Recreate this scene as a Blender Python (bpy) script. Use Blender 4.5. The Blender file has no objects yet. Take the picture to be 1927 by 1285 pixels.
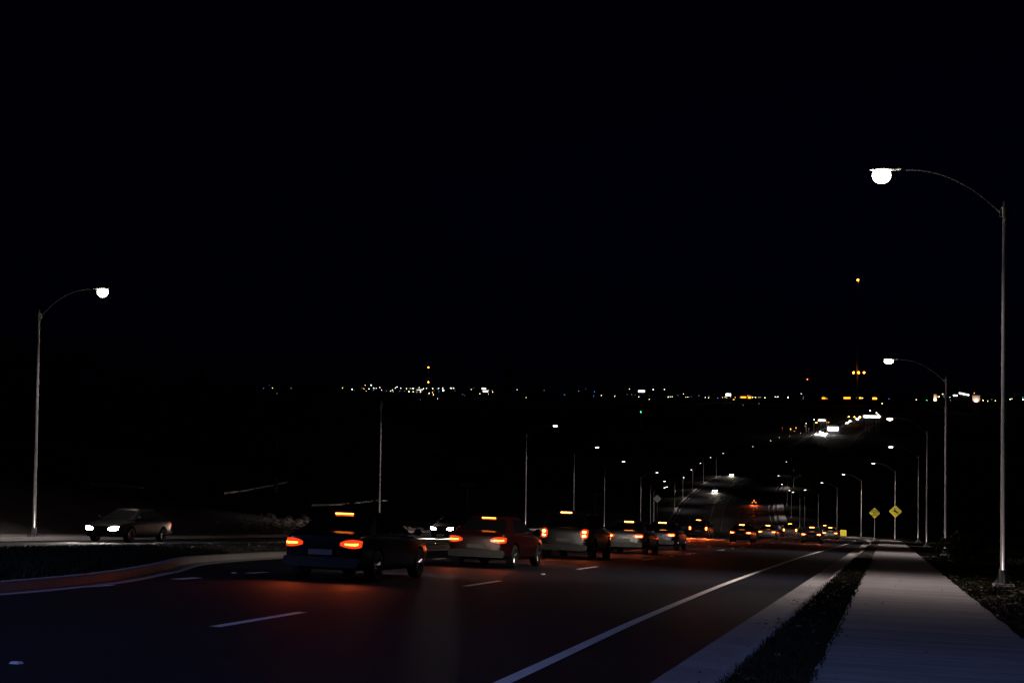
import bpy, bmesh, math, random
import numpy as np
from mathutils import Vector, Matrix
from mathutils.bvhtree import BVHTree

random.seed(7)
rng = np.random.default_rng(7)
SC = bpy.context.scene
COL = SC.collection
R = math.radians

# ------------------------------------------------------------------ camera
F_PX, PW, PH = 2676.0, 1927.0, 1285.0
YAW, PITCH, ROLL = R(14.8), R(1.80), R(0.8)
FW = Vector((-math.sin(YAW) * math.cos(PITCH), math.cos(YAW) * math.cos(PITCH), math.sin(PITCH)))
R0 = Vector((math.cos(YAW), math.sin(YAW), 0))
U0 = R0.cross(FW)
RT = R0 * math.cos(ROLL) + U0 * math.sin(ROLL)
UP = -R0 * math.sin(ROLL) + U0 * math.cos(ROLL)
cam_d = bpy.data.cameras.new('camera')
cam_d.sensor_width = 36
cam_d.lens = F_PX / PW * 36
cam_d.clip_start = 0.1
cam_d.clip_end = 30000
cam = bpy.data.objects.new('camera', cam_d)
COL.objects.link(cam)
cam.matrix_world = Matrix((RT, UP, -FW)).transposed().to_4x4()
SC.camera = cam

# ------------------------------------------------------------------ world (night sky)
world = bpy.data.worlds.new('World')
SC.world = world
world.use_nodes = True
wn, wl = world.node_tree.nodes, world.node_tree.links
wn.clear()
w_out = wn.new('ShaderNodeOutputWorld')
w_bg = wn.new('ShaderNodeBackground')
w_sky = wn.new('ShaderNodeTexSky')
w_sky.sky_type = 'NISHITA'
w_sky.sun_disc = False
w_sky.sun_elevation = R(12)
w_sky.sun_rotation = R(195)
w_sky.air_density = 1.0
w_sky.dust_density = 0.3
w_sky.ozone_density = 4.0
w_mix = wn.new('ShaderNodeMix')
w_mix.data_type = 'RGBA'
w_mix.blend_type = 'MULTIPLY'
w_mix.inputs[0].default_value = 1
w_mix.inputs[7].default_value = (0.10, 0.14, 1.0, 1)
wl.new(w_sky.outputs[0], w_mix.inputs[6])
wl.new(w_mix.outputs[2], w_bg.inputs[0])
w_bg.inputs[1].default_value = 0.0003
wl.new(w_bg.outputs[0], w_out.inputs[0])

SC.view_settings.view_transform = 'Standard'
SC.view_settings.look = 'None'
SC.view_settings.gamma = 1
SC.view_settings.exposure = 0.0
SC.view_settings.use_curve_mapping = False
SC.render.engine = 'CYCLES'
SC.cycles.use_denoising = True
SC.cycles.max_bounces = 4
SC.cycles.diffuse_bounces = 2
SC.cycles.sample_clamp_indirect = 3
SC.cycles.caustics_reflective = False
SC.cycles.caustics_refractive = False
SC.cycles.use_light_tree = True

# ------------------------------------------------------------------ materials
MATS = {}
def mat(name, col, rough=0.7, metal=0.0, noise=None, bump=None, emit=None, estr=0.0, stretch=None, spec=0.5):
    """noise=(scale, amount): value variation; bump=(scale, strength)"""
    if name in MATS:
        return MATS[name]
    m = bpy.data.materials.new(name)
    m.use_nodes = True
    n, l = m.node_tree.nodes, m.node_tree.links
    b = n['Principled BSDF']
    b.inputs['Base Color'].default_value = (*col, 1)
    b.inputs['Roughness'].default_value = rough
    b.inputs['Metallic'].default_value = metal
    b.inputs['Specular IOR Level'].default_value = spec
    if emit:
        b.inputs['Emission Color'].default_value = (*emit, 1)
        b.inputs['Emission Strength'].default_value = estr
    if noise or bump:
        tc = n.new('ShaderNodeTexCoord')
        mp = n.new('ShaderNodeMapping')
        mp.inputs['Scale'].default_value = stretch or (1, 1, 1)
        l.new(tc.outputs['Object'], mp.inputs[0])
    if noise:
        acc = None
        for sc_, am in (noise if isinstance(noise[0], tuple) else (noise,)):
            t = n.new('ShaderNodeTexNoise')
            t.inputs['Scale'].default_value = sc_
            t.inputs['Detail'].default_value = 6
            t.inputs['Roughness'].default_value = 0.65
            l.new(mp.outputs[0], t.inputs['Vector'])
            r = n.new('ShaderNodeMapRange')
            r.inputs[1].default_value = 0.28
            r.inputs[2].default_value = 0.72
            r.inputs[3].default_value = 1 - am
            r.inputs[4].default_value = 1 + am
            l.new(t.outputs[0], r.inputs[0])
            if acc is None:
                acc = r.outputs[0]
            else:
                mm = n.new('ShaderNodeMath')
                mm.operation = 'MULTIPLY'
                l.new(acc, mm.inputs[0])
                l.new(r.outputs[0], mm.inputs[1])
                acc = mm.outputs[0]
        mx = n.new('ShaderNodeVectorMath')
        mx.operation = 'SCALE'
        mx.inputs[0].default_value = col
        l.new(acc, mx.inputs['Scale'])
        l.new(mx.outputs[0], b.inputs['Base Color'])
    if bump:
        t2 = n.new('ShaderNodeTexNoise')
        t2.inputs['Scale'].default_value = bump[0]
        t2.inputs['Detail'].default_value = 4
        l.new(mp.outputs[0], t2.inputs['Vector'])
        bp = n.new('ShaderNodeBump')
        bp.inputs['Strength'].default_value = bump[1]
        bp.inputs['Distance'].default_value = 0.02
        l.new(t2.outputs[0], bp.inputs['Height'])
        l.new(bp.outputs[0], b.inputs['Normal'])
    MATS[name] = m
    return m

def glow(name, col, s):
    if name in MATS:
        return MATS[name]
    m = bpy.data.materials.new(name)
    m.use_nodes = True
    n, l = m.node_tree.nodes, m.node_tree.links
    n.clear()
    o = n.new('ShaderNodeOutputMaterial')
    e = n.new('ShaderNodeEmission')
    e.inputs[0].default_value = (*col, 1)
    e.inputs[1].default_value = s
    l.new(e.outputs[0], o.inputs[0])
    MATS[name] = m
    return m

ASPHALT = mat('asphalt', (0.0075, 0.0105, 0.020), 0.72, spec=0.12, noise=((0.5, 0.45), (6.0, 0.25), (60, 0.45)), bump=(90, 0.25), stretch=(1, .45, 1))
PAINT = mat('road paint', (0.80, 0.80, 0.82), 0.55, noise=((2.5, 0.14), (40, 0.22)), bump=(120, 0.15))
CONC = mat('concrete', (0.36, 0.355, 0.38), 0.85, noise=((1.1, 0.14), (14, 0.12), (90, 0.16)), bump=(70, 0.25))
WALKC = mat('broomed concrete', (0.37, 0.36, 0.385), 0.85, noise=((0.8, 0.34), (6, 0.26), (40, 0.30)), bump=(30, 0.7), stretch=(0.30, 3.4, 1))
SOIL = mat('soil', (0.030, 0.026, 0.020), 0.95, noise=((3, 0.4), (30, 0.3)), bump=(25, 0.6))
TERR = mat('dark field', (0.018, 0.020, 0.012), 1.0, noise=(0.05, 0.4), spec=0.1)
GRASS = mat('grass', (0.016, 0.018, 0.009), 0.8, noise=(4, 0.5), spec=0.2)
LITTER = mat('dry leaves', (0.11, 0.085, 0.06), 0.8, noise=(9, 0.5))
STEEL = mat('galvanised steel', (0.60, 0.60, 0.64), 0.27, 0.6, noise=(9, 0.12))
STEEL2 = mat('weathered aluminium', (0.34, 0.35, 0.38), 0.5, 0.7, noise=(9, 0.2))
ARMM = mat('dull grey arm', (0.13, 0.135, 0.15), 0.6, 0.2)
BANKC = mat('old bank concrete', (0.15, 0.15, 0.17), 0.9, noise=((0.5, 0.3), (6, 0.25), (40, 0.2)))
HEADM = mat('lamp housing', (0.22, 0.23, 0.25), 0.45, 0.4)
COBBLE = mat('wet cobble', (0.12, 0.115, 0.11), 0.07, noise=(3, 0.4), bump=(22, 0.4))
STONE = mat('riprap stone', (0.26, 0.23, 0.20), 0.85, noise=((1.5, 0.4), (8, 0.3)))
BARK = mat('bark', (0.07, 0.055, 0.045), 0.95, noise=(6, 0.4))
LEAF = mat('leaf', (0.045, 0.060, 0.030), 0.7, noise=(0.6, 0.45), spec=0.2)
BLACKM = mat('black plastic', (0.012, 0.012, 0.014), 0.45)
RUBBER = mat('tyre rubber', (0.012, 0.012, 0.013), 0.8)
RIM = mat('alloy rim', (0.45, 0.45, 0.48), 0.3, 0.9)
GLASS = mat('tinted glass', (0.008, 0.009, 0.011), 0.06, spec=0.8)
CHROME = mat('chrome trim', (0.6, 0.6, 0.62), 0.15, 1.0)
PLATEM = mat('plate', (.22, .22, .21), .5)
YELLOW = mat('yellow sign sheet', (0.80, 0.66, 0.005), 0.5, noise=(3, 0.08))
BLACKS = mat('black sign ink', (0.015, 0.014, 0.012), 0.6)
GREENS = mat('green sign sheet', (0.01, 0.10, 0.10), 0.5)
WHITES = mat('white reflective', (0.8, 0.8, 0.82), 0.35)
SIGNBACK = mat('sign back', (0.40, 0.41, 0.43), 0.5, 0.3, noise=(4, 0.1))
DKWALL = mat('dark wall', (0.10, 0.10, 0.11), 0.9, noise=(0.2, 0.3))
PALEWALL = mat('pale wall', (0.5, 0.45, 0.42), 0.9, noise=(0.2, 0.2))
TAIL = glow('tail lamp red', (1.0, 0.17, 0.02), 14.0)
LENSR = mat('red lens', (.30, .008, .004), .15, emit=(1, .055, .008), estr=1.1)
TAILHI = glow('brake lamp red', (1.0, 0.26, 0.045), 26.0)
AMBER = glow('amber lamp', (1.0, 0.26, 0.01), 6.0)
HEADL = glow('headlamp white', (1.0, 0.86, 0.68), 90.0)
LENSW = glow('street lamp lens', (1.0, 0.86, 0.66), 55.0)
LENSC = glow('street lamp lens cool', (0.82, 0.90, 1.0), 45.0)
LENSN = glow('street lamp lens near', (1.0, 0.84, 0.62), 45.0)
LENSF = glow('street lamp lens far', (1.0, 0.9, 0.76), 9.0)

# ------------------------------------------------------------------ mesh helpers
def link(name, data, parent=None, loc=None, rot=None):
    o = bpy.data.objects.new(name, data)
    COL.objects.link(o)
    if parent is not None:
        o.parent = parent
    if loc is not None:
        o.location = loc
    if rot is not None:
        o.rotation_euler = rot
    return o

def tag(o, label=None, cat=None, group=None, kind=None):
    if label: o['label'] = label
    if cat: o['category'] = cat
    if group: o['group'] = group
    if kind: o['kind'] = kind
    return o

def empty(name, loc=(0, 0, 0), rz=0.0):
    o = bpy.data.objects.new(name, None)
    COL.objects.link(o)
    o.location = loc
    o.rotation_euler = (0, 0, rz)
    return o

def meshdata(name, V, Fc, m, smooth=False):
    me = bpy.data.meshes.new(name)
    me.from_pydata([tuple(v) for v in V], [], Fc)
    me.materials.append(m)
    if smooth:
        me.polygons.foreach_set('use_smooth', [True] * len(me.polygons))
    me.update()
    return me

def copy_tree(o, parent=None):
    c = o.copy()
    COL.objects.link(c)
    c.parent = parent
    for ch in list(o.children):
        copy_tree(ch, c)
    return c

class MB:
    def __init__(s):
        s.V, s.F = [], []
    def quadgrid(s, rows, closed=False, flip=False):
        b = len(s.V); nr = len(rows); nc = len(rows[0])
        for r in rows: s.V.extend([tuple(p) for p in r])
        for i in range(nr - 1):
            for j in range(nc if closed else nc - 1):
                a = b + i * nc + j; c = b + i * nc + (j + 1) % nc
                q = [a, c, c + nc, a + nc]
                s.F.append(q[::-1] if flip else q)
        return s
    def box(s, x0, x1, y0, y1, z0, z1):
        b = len(s.V)
        s.V += [(x0, y0, z0), (x1, y0, z0), (x1, y1, z0), (x0, y1, z0), (x0, y0, z1), (x1, y0, z1), (x1, y1, z1), (x0, y1, z1)]
        for q in ((3, 2, 1, 0), (4, 5, 6, 7), (0, 1, 5, 4), (1, 2, 6, 5), (2, 3, 7, 6), (3, 0, 4, 7)):
            s.F.append([b + i for i in q])
        return s
    def tube(s, pts, rad, n=10, cap=True):
        pts = [Vector(p) for p in pts]
        rad = rad if isinstance(rad, (list, tuple)) else [rad] * len(pts)
        rows = []
        for i, p in enumerate(pts):
            d = (pts[min(i + 1, len(pts) - 1)] - pts[max(i - 1, 0)]).normalized()
            a = Vector((0, 0, 1)) if abs(d.z) < 0.9 else Vector((1, 0, 0))
            u = d.cross(a).normalized(); v = d.cross(u)
            rows.append([p + (u * math.cos(2 * math.pi * k / n) + v * math.sin(2 * math.pi * k / n)) * rad[i] for k in range(n)])
        b = len(s.V)
        s.quadgrid(rows, closed=True)
        if cap:
            s.F.append([b + k for k in range(n)])
            e = b + (len(pts) - 1) * n
            s.F.append([e + k for k in range(n)][::-1])
        return s
    def prism(s, poly, y0, y1):
        """poly: list of (x,z), extruded along y"""
        b = len(s.V); n = len(poly)
        s.V += [(x, y0, z) for x, z in poly] + [(x, y1, z) for x, z in poly]
        s.F.append([b + i for i in range(n)])
        s.F.append([b + n + i for i in range(n)][::-1])
        for i in range(n):
            j = (i + 1) % n
            s.F.append([b + j, b + i, b + n + i, b + n + j])
        return s
    def ball(s, c, rx, ry, rz, n=8, m=6):
        rows = []
        for i in range(m + 1):
            t = math.pi * i / m
            rr = max(math.sin(t), 0.01)
            rows.append([(c[0] + rx * rr * math.cos(2 * math.pi * k / n), c[1] + ry * rr * math.sin(2 * math.pi * k / n), c[2] + rz * math.cos(t)) for k in range(n)])
        return s.quadgrid(rows, closed=True, flip=True)
    def data(s, name, m, smooth=False):
        return meshdata(name, s.V, s.F, m, smooth)
    def obj(s, name, m, parent=None, smooth=False, loc=None, rot=None):
        return link(name, s.data(name, m, smooth), parent, loc, rot)

# ------------------------------------------------------------------ the lie of the land
def pchip(xs, ys):
    xs, ys = np.array(xs, float), np.array(ys, float)
    h = np.diff(xs); d = np.diff(ys) / h
    m = np.zeros(len(xs)); m[0], m[-1] = d[0], d[-1]
    for i in range(1, len(xs) - 1):
        if d[i - 1] * d[i] > 0:
            w1, w2 = 2 * h[i] + h[i - 1], h[i] + 2 * h[i - 1]
            m[i] = (w1 + w2) / (w1 / d[i - 1] + w2 / d[i])
    def f(x):
        x = float(min(max(x, xs[0]), xs[-1]))
        i = min(int(np.searchsorted(xs, x, 'right')) - 1, len(xs) - 2)
        t = (x - xs[i]) / h[i]
        return float((1 + 2 * t) * (1 - t) ** 2 * ys[i] + t * (1 - t) ** 2 * h[i] * m[i] + t * t * (3 - 2 * t) * ys[i + 1] + t * t * (t - 1) * h[i] * m[i + 1])
    return f
zr = pchip([-200, -60, 0, 60, 120, 216, 260, 304, 348, 393, 437, 481, 544, 632, 764, 852, 984, 1250, 1415, 1830, 2900, 14000],
           [17.1, 4.08, -1.5, -7.08, -12.66, -21.6, -25.85, -30.2, -34.8, -38.6, -41.2, -42.3, -42.0, -41.3, -41.2, -41.0, -38.7, -35.8, -32, -30, -26.5, -26.5])
off = pchip([-200, 0, 165, 190, 216, 260, 304, 348, 393, 437, 481, 525, 588, 632, 676, 764, 852, 984, 1250, 1415, 1830, 2500, 14000],
            [0, 0, 0, -1.2, -3.2, -8, -13.5, -19, -24.8, -29.5, -34, -37.8, -40.6, -41.6, -41, -35, -32.5, -27, -22, -12, 2, 5, 5])
def lo(xp, y):
    return -0.025 * min(17, max(0, -20 - xp)) * min(1, max(0, (130 - y) / 50))
def P(xp, y, h=0.0):
    """road coordinates (metres across, metres along, height over the road) -> world"""
    return Vector((xp + off(y), y, zr(y) + lo(xp, y) + h))
def heading(y):
    return math.atan2(-(off(y + 2) - off(y - 2)), 4.0)   # rotation about z
def grade(y):
    return math.atan2(zr(y + 2) - zr(y - 2), 4.0)
def terr_z(x, y):
    xp = x - off(y)
    z = zr(y)
    if y < 3000:
        w = 1 - max(0, y - 1300) / 1700 if y > 1300 else 1
        z += lo(xp, y)
        if xp < -54:
            hump = max(0, min(1, (580 - y) / 290)) if y > 290 else 1
            z += w * hump * min(13, 0.13 * (-54 - xp))
        if xp > 7:
            z += -w * min(9, 0.06 * (xp - 7))
    return z
def ray(px, py):
    return FW + RT * ((px - PW / 2) / F_PX) - UP * ((py - PH / 2) / F_PX)
def at(px, py, dist):
    """point seen at a photo pixel at a given distance along the road axis"""
    v = ray(px, py)
    return v * (dist / v.y)

YS = [float(v) for v in list(np.arange(-40, 60, 1.0)) + list(np.arange(60, 200, 2.0)) + list(np.arange(200, 700, 5.0)) + list(np.arange(700, 2300, 10.0))]
def ysub(y0, y1):
    return [y0] + [y for y in YS if y0 + 1e-3 < y < y1 - 1e-3] + [y1]

def strip(name, xs, h, y0, y1, m, parent=None, kind=None, skirt=0.0):
    """a sheet along the road; xs: list of x or functions of y, ascending"""
    rows = []
    for y in ysub(y0, y1):
        row = []
        X = [x(y) if callable(x) else x for x in xs]
        if skirt: row.append(P(X[0], y, h - skirt))
        row += [P(x, y, h) for x in X]
        if skirt: row.append(P(X[-1], y, h - skirt))
        rows.append(row)
    mb = MB().quadgrid(rows)
    o = mb.obj(name, m, parent)
    if kind: o['kind'] = kind
    return o

# terrain: one sheet to the horizon
def nonuni(vals):
    return sorted(set(round(float(v), 2) for v in vals))
tx = nonuni(list(np.linspace(-9000, -800, 14)) + list(np.linspace(-800, -140, 23)) + list(np.linspace(-140, -62, 14)) + [-60, -54, -49, -45, -42, -39.5, -36.6, -35.9, -30, -20, -8, 1.4, 1.75, 2.3, 3.4, 5, 7, 10, 16, 26, 40, 70, 120, 220, 400, 800, 1600, 3000, 9000])
ty = nonuni(list(np.arange(-60, 60, 3)) + list(np.arange(60, 200, 5)) + list(np.arange(200, 700, 12)) + list(np.arange(700, 2200, 40)) + [2200, 2500, 3000, 3500, 4500, 6000, 9000, 14000])
rows = []
for y in ty:
    r_ = []
    for xp in tx:
        x = xp + off(y)
        z = terr_z(x, y)
        if y < 2300:
            if -36.0 < xp < 1.5: z -= 0.55
            elif 1.5 <= xp < 60: z += 0.10 + (0.04 * math.sin(x * 1.9 + y * 0.7) if xp > 2 else 0)
            elif xp > -60: z += 0.10
        r_.append((x, y, z))
    rows.append(r_)
terrain = MB().quadgrid(rows).obj('ground', TERR, smooth=True)
terrain['kind'] = 'structure'

# carriageway, markings
road = strip('road', [-35.4, -33, -30, -26, -23, -20, -14, -8, -2.08], 0.0, -40, 2000, ASPHALT, kind='structure')
edx = pchip([-20, 5, 12, 22, 41, 67, 98, 126, 165, 700], [-3.1, -3.15, -3.3, -3.6, -3.88, -3.95, -3.75, -3.5, -3.4, -3.5])
lnx = pchip([-20, 10, 16, 30, 45, 60, 120, 900], [-7.4, -7.5, -7.92, -8.42, -8.68, -8.8, -8.7, -8.7])
strip('edge_line', [lambda y: edx(y) - .075, lambda y: edx(y) + .075], 0.006, -20, 700, PAINT, road)
strip('edge_line', [-3.6, -3.42], 0.015, 700, 1400, PAINT, road)
for k in range(-1, 60):
    y0 = 3.7 + 12.25 * k
    strip('lane_dash', [lambda y: lnx(y) - 0.075, lambda y: lnx(y) + 0.075], 0.006 if y0 < 300 else 0.012, y0, y0 + 3.05, PAINT, road)
for k in range(10):
    y0 = 17.9 + 3.66 * k
    xb = -13.05 - min(0.9, 0.045 * (y0 - 18))
    strip('turn_bay_mark', [xb - 0.12, xb + 0.12], 0.006, y0, y0 + 0.95, PAINT, road)
strip('turn_bay_line', [-14.2, -14.06], 0.006, 51, 165, PAINT, road)
for y0 in (200, 420, 640):
    for k in range(14):
        yy = y0 + 12.25 * k
        strip('lane_dash', [-13.9, -13.72], 0.012, yy, yy + 3.05, PAINT, road)
strip('edge_line', [-24.75, -24.62], 0.006, -30, 60, PAINT, road)
bl = [P(-26.4 - (y - 57) * 0.29, y, 0.006) for y in np.arange(57, 87, 2)]
mbq = MB().quadgrid([[p, p + Vector((0.16, 0.05, 0))] for p in bl]); mbq.obj('side_street_line', PAINT, road)
for k in range(-1, 40):
    y0 = 3 + 12.25 * k
    strip('lane_dash', [-29.7, -29.55], 0.006 if y0 < 300 else 0.012, y0, y0 + 3.05, PAINT, road)
strip('edge_line', [-34.3, -34.16], 0.008, 125, 1400, PAINT, road)
strip('median_line', [-19.1, -18.95], 0.012, 170, 1400, PAINT, road)
strip('median_line', [-23.1, -22.95], 0.012, 170, 1400, PAINT, road)

# near kerb and gutter, sections with open joints
KP = [(-2.10, -0.10), (-2.10, 0.006), (-1.56, -0.012), (-1.515, 0.0), (-1.475, 0.12), (-1.45, 0.142), (-1.35, 0.148), (-1.33, 0.14), (-1.33, -0.10)]
def kerb_run(name, y0, y1, parent, prof=KP, m=CONC, dx=None):
    rows = []
    ys = ysub(y0, y1)
    for y in ys:
        d = dx(y) if dx else 0
        rows.append([P(x + d, y, h) for x, h in prof])
    mb = MB().quadgrid(rows)
    n = len(prof)
    mb.F.append(list(range(n))[::-1]); b = len(mb.V) - n
    mb.F.append([b + i for i in range(n)])
    return mb.obj(name, m, parent)
KERBM = [CONC, mat('concrete worn', (0.31, 0.305, 0.33), 0.85, noise=((1.1, 0.2), (14, 0.18), (90, 0.2)), bump=(70, 0.3)), mat('concrete pale', (0.39, 0.38, 0.40), 0.85, noise=((0.9, 0.2), (12, 0.16), (80, 0.2)), bump=(70, 0.3))]
kerb = kerb_run('kerb', 132.2, 1400, None)
kerb['kind'] = 'structure'
yk = -12.0
while yk < 132:
    kerb_run('kerb_section', yk, min(yk + 2.945, 132.1), kerb, m=random.choice(KERBM))
    yk += 3.0

# sidewalk, verge strip with cross path
wob = lambda a, s: (lambda y: a + 0.014 * math.sin(y * 1.7 + s) + 0.010 * math.sin(y * 4.3 + s * 2))
walk = strip('sidewalk', [wob(-0.64, 0), -0.2, 0.5, 1.2, wob(1.72, 1)], 0.15, -14, 1400, WALKC, kind='structure', skirt=0.18)
strip('cross_path', [-1.325, -0.66], 0.146, 66.2, 67.5, CONC, walk)
verge = strip('verge', [-1.34, -1.0, -0.66], 0.125, -14, 1400, SOIL, kind='structure')

# median island
mr = pchip([-40, 0, 19, 22.2, 27.8, 33.1, 38, 60, 121, 125], [-13.1, -13.2, -13.3, -13.6, -15.1, -16.8, -17.2, -17.4, -17.6, -19.0])
ml = pchip([-40, 0, 40, 60, 90, 121, 125], [-24.2, -24.2, -24.0, -22.8, -21.4, -20.9, -19.6])
median = strip('median', [lambda y: ml(y) + 0.28, lambda y: ml(y) * 0.5 + mr(y) * 0.5, lambda y: mr(y) - 0.28], 0.12, -30, 124.5, SOIL, kind='structure')
KM = [(-0.32, 0.02), (-0.30, 0.15), (-0.10, 0.155), (-0.06, 0.13), (-0.02, 0.004), (0.42, 0.012), (0.42, -0.05)]
yk = -12.0
while yk < 124:
    kerb_run('kerb_section', yk, min(yk + 3.03, 124.6), median, KM, CONC, mr)
    kerb_run('kerb_section', yk, min(yk + 3.03, 124.6), median, [(-x, h) for x, h in KM][::-1], CONC, ml)
    yk += 3.05
strip('paved_strip', [lambda y: ml(y) + 0.30, lambda y: mr(y) - 0.31], 0.135, 62, 124.4, CONC, median)

# cobbled band of the median: real lumps
cm = MB()
for y in np.arange(31.0, 61.5, 0.27):
    x = ml(y) + 0.4
    xe = -18.7 if y > 35 else -20.6
    if y > 48: xe = mr(y) - 0.4
    while x < xe:
        w, l_ = random.uniform(.15, .26), random.uniform(.17, .25)
        p = P(x + w / 2, y + random.uniform(-.05, .05), 0.10)
        h = random.uniform(.05, .11)
        tx_, ty_ = random.uniform(-.5, .5), random.uniform(-.35, .35)
        b = len(cm.V)
        for sx, sy in ((-1, -1), (1, -1), (1, 1), (-1, 1)):
            cm.V.append((p.x + sx * w / 2, p.y + sy * l_ / 2, p.z))
        for sx, sy in ((-1, -1), (1, -1), (1, 1), (-1, 1)):
            cm.V.append((p.x + sx * w * .36, p.y + sy * l_ * .36, p.z + h * .7))
        cm.V.append((p.x + tx_ * w * .3, p.y + ty_ * l_ * .3, p.z + h))
        for i in range(4):
            j = (i + 1) % 4
            cm.F.append([b + i, b + j, b + 4 + j, b + 4 + i])
            cm.F.append([b + 4 + i, b + 4 + j, b + 8])
        x += w + 0.015
cob = cm.obj('cobble_paving', COBBLE, median, smooth=True); cob['kind'] = 'stuff'

# far kerb, apron and paved bank on the left
FK = [(-36.1, -0.1), (-36.1, 0.148), (-35.98, 0.15), (-35.92, 0.12), (-35.86, 0.0), (-35.3, 0.008), (-35.3, -0.1)]
farkerb = kerb_run('far_kerb', 96, 1400, None, FK); farkerb['kind'] = 'structure'
yk = 20.0
while yk < 74:
    kerb_run('kerb_section', yk, yk + 3.03, farkerb, FK); yk += 3.05
apron = strip('apron', [-39.6, -38, -36.08], 0.148, 20, 84, CONC, kind='structure', skirt=0.2)

bank = empty('paved_bank', P(-39.5, 66, 0.1))
tag(bank, 'pale concrete slope paving rising behind the left street lamp', 'slope paving')
bh = pchip([20, 55, 72, 88, 102, 122], [3.6, 3.4, 2.95, 2.1, 1.3, 0.1])
def bankp(t, y):   # t 0..1 up the slope
    return P(-39.5 - 12 * t, y, 0.13 + bh(y) * t)
for iy in range(14):
    for it in range(3):
        ya, yb = 26 + 7 * iy, 26 + 7 * iy + 6.94
        if ya >= 119: continue
        yb = min(yb, 121)
        ta, tb = it / 3, (it + 1) / 3 - 0.004
        sk = lambda t, y: bankp(t, min(122, y + 3 * t))
        top = [[sk(ta, ya) , sk(tb, ya)], [sk(ta, yb), sk(tb, yb)]]
        mb = MB()
        mb.quadgrid([[top[0][0], top[0][1]], [top[1][0], top[1][1]]], flip=False)
        dn = Vector((0, 0, -.12))
        for a, b in ((top[0][0], top[0][1]), (top[0][1], top[1][1]), (top[1][1], top[1][0]), (top[1][0], top[0][0])):
            mb.quadgrid([[a, b], [a + dn, b + dn]])
        o = mb.obj('slab', BANKC, None)
        o.parent = bank
        o.matrix_parent_inverse = Matrix.Translation(bank.location).inverted()

# riprap stones by the side street
rr = MB()
for i in range(750):
    y = random.uniform(84, 128); xp = -36.9 - abs(random.gauss(0, 3.8))
    c = P(xp, y, 0.12 + max(0, -39 - xp) * 0.10)
    s = random.uniform(.16, .42)
    V0 = len(rr.V)
    rr.ball(c, s * random.uniform(.8, 1.3), s * random.uniform(.8, 1.3), s * random.uniform(.5, .9), 6, 4)
    for k in range(V0, len(rr.V)):
        v = rr.V[k]
        rr.V[k] = (v[0] + random.uniform(-.06, .06), v[1] + random.uniform(-.06, .06), v[2] + random.uniform(-.04, .04))
o = rr.obj('riprap', STONE); tag(o, 'heap of broken pale stones at the foot of the far bank', 'stones', kind='stuff')

# grass and litter
def blades(n, xf, y0, y1, hmin, hmax, h0, power=2.0):
    mb = MB()
    for i in range(n):
        y = y0 + (y1 - y0) * random.random() ** power
        xp = xf(y)
        p = P(xp, y, h0)
        a = random.uniform(0, 6.28); h = random.uniform(hmin, hmax); w = random.uniform(.004, .009) * (1 + y / 25)
        lean = Vector((random.gauss(0, .5), random.gauss(0, .5), 0)) * h
        dx = Vector((math.cos(a) * w, math.sin(a) * w, 0))
        b = len(mb.V)
        mb.V += [tuple(p - dx), tuple(p + dx), tuple(p + lean + Vector((0, 0, h)))]
        mb.F.append([b, b + 1, b + 2])
    return mb
g1 = blades(26000, lambda y: random.uniform(-1.36, -0.60), 8, 66, .025, .085, .12).obj('verge_grass', GRASS)
tag(g1, 'dark short grass in the strip between kerb and sidewalk', 'grass', kind='stuff')
g2 = blades(40000, lambda y: 1.68 + abs(random.gauss(0, 2.6)), 9, 120, .03, .12, .09).obj('roadside_grass', GRASS)
tag(g2, 'dark rough grass on the ground right of the sidewalk', 'grass', kind='stuff')
g3 = blades(26000, lambda y: random.uniform(max(ml(y) + .4, -20.8), mr(y) - .33), 15, 36, .08, .24, .11, 1.0).obj('median_grass', GRASS)
tag(g3, 'dark tufted grass on the median nose', 'grass', kind='stuff')
lt = MB()
for i in range(900):
    y = 9 + 70 * random.random() ** 1.6
    xp = 1.75 + abs(random.gauss(0, 1.5)) if random.random() < .8 else random.uniform(-1.3, -.7)
    p = P(xp, y, .135)
    s = random.uniform(.012, .035) * (1 + y / 45)
    a = random.uniform(0, 6.28)
    b = len(lt.V)
    for k in range(4):
        rr_ = s * (1.6 if k % 2 == 0 else .7)
        lt.V.append((p.x + rr_ * math.cos(a + k * 1.57), p.y + rr_ * math.sin(a + k * 1.57), p.z + random.uniform(0, .04)))
    lt.F.append([b, b + 1, b + 2, b + 3])
o = lt.obj('leaf_litter', LITTER); tag(o, 'dry leaf litter scattered beside the sidewalk', 'leaf litter', kind='stuff')
pb = MB()
for i in range(60):
    y = 9 + 60 * random.random() ** 1.8
    xp = random.uniform(-.55, 1.65) if random.random() < .6 else random.uniform(-2.0, -1.55)
    p = P(xp, y, .153 if xp > -1 else .004)
    s_ = random.uniform(.004, .012) * (1 + y / 60)
    pb.ball(p, s_, s_ * random.uniform(.6, 1.2), s_ * .6, 5, 3)
o = pb.obj('grit', mat('dark grit', (.06, .055, .05), .9, noise=(20, .6)))
tag(o, 'specks of grit and crumbs lying on the sidewalk and gutter', 'grit', kind='stuff')
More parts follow.
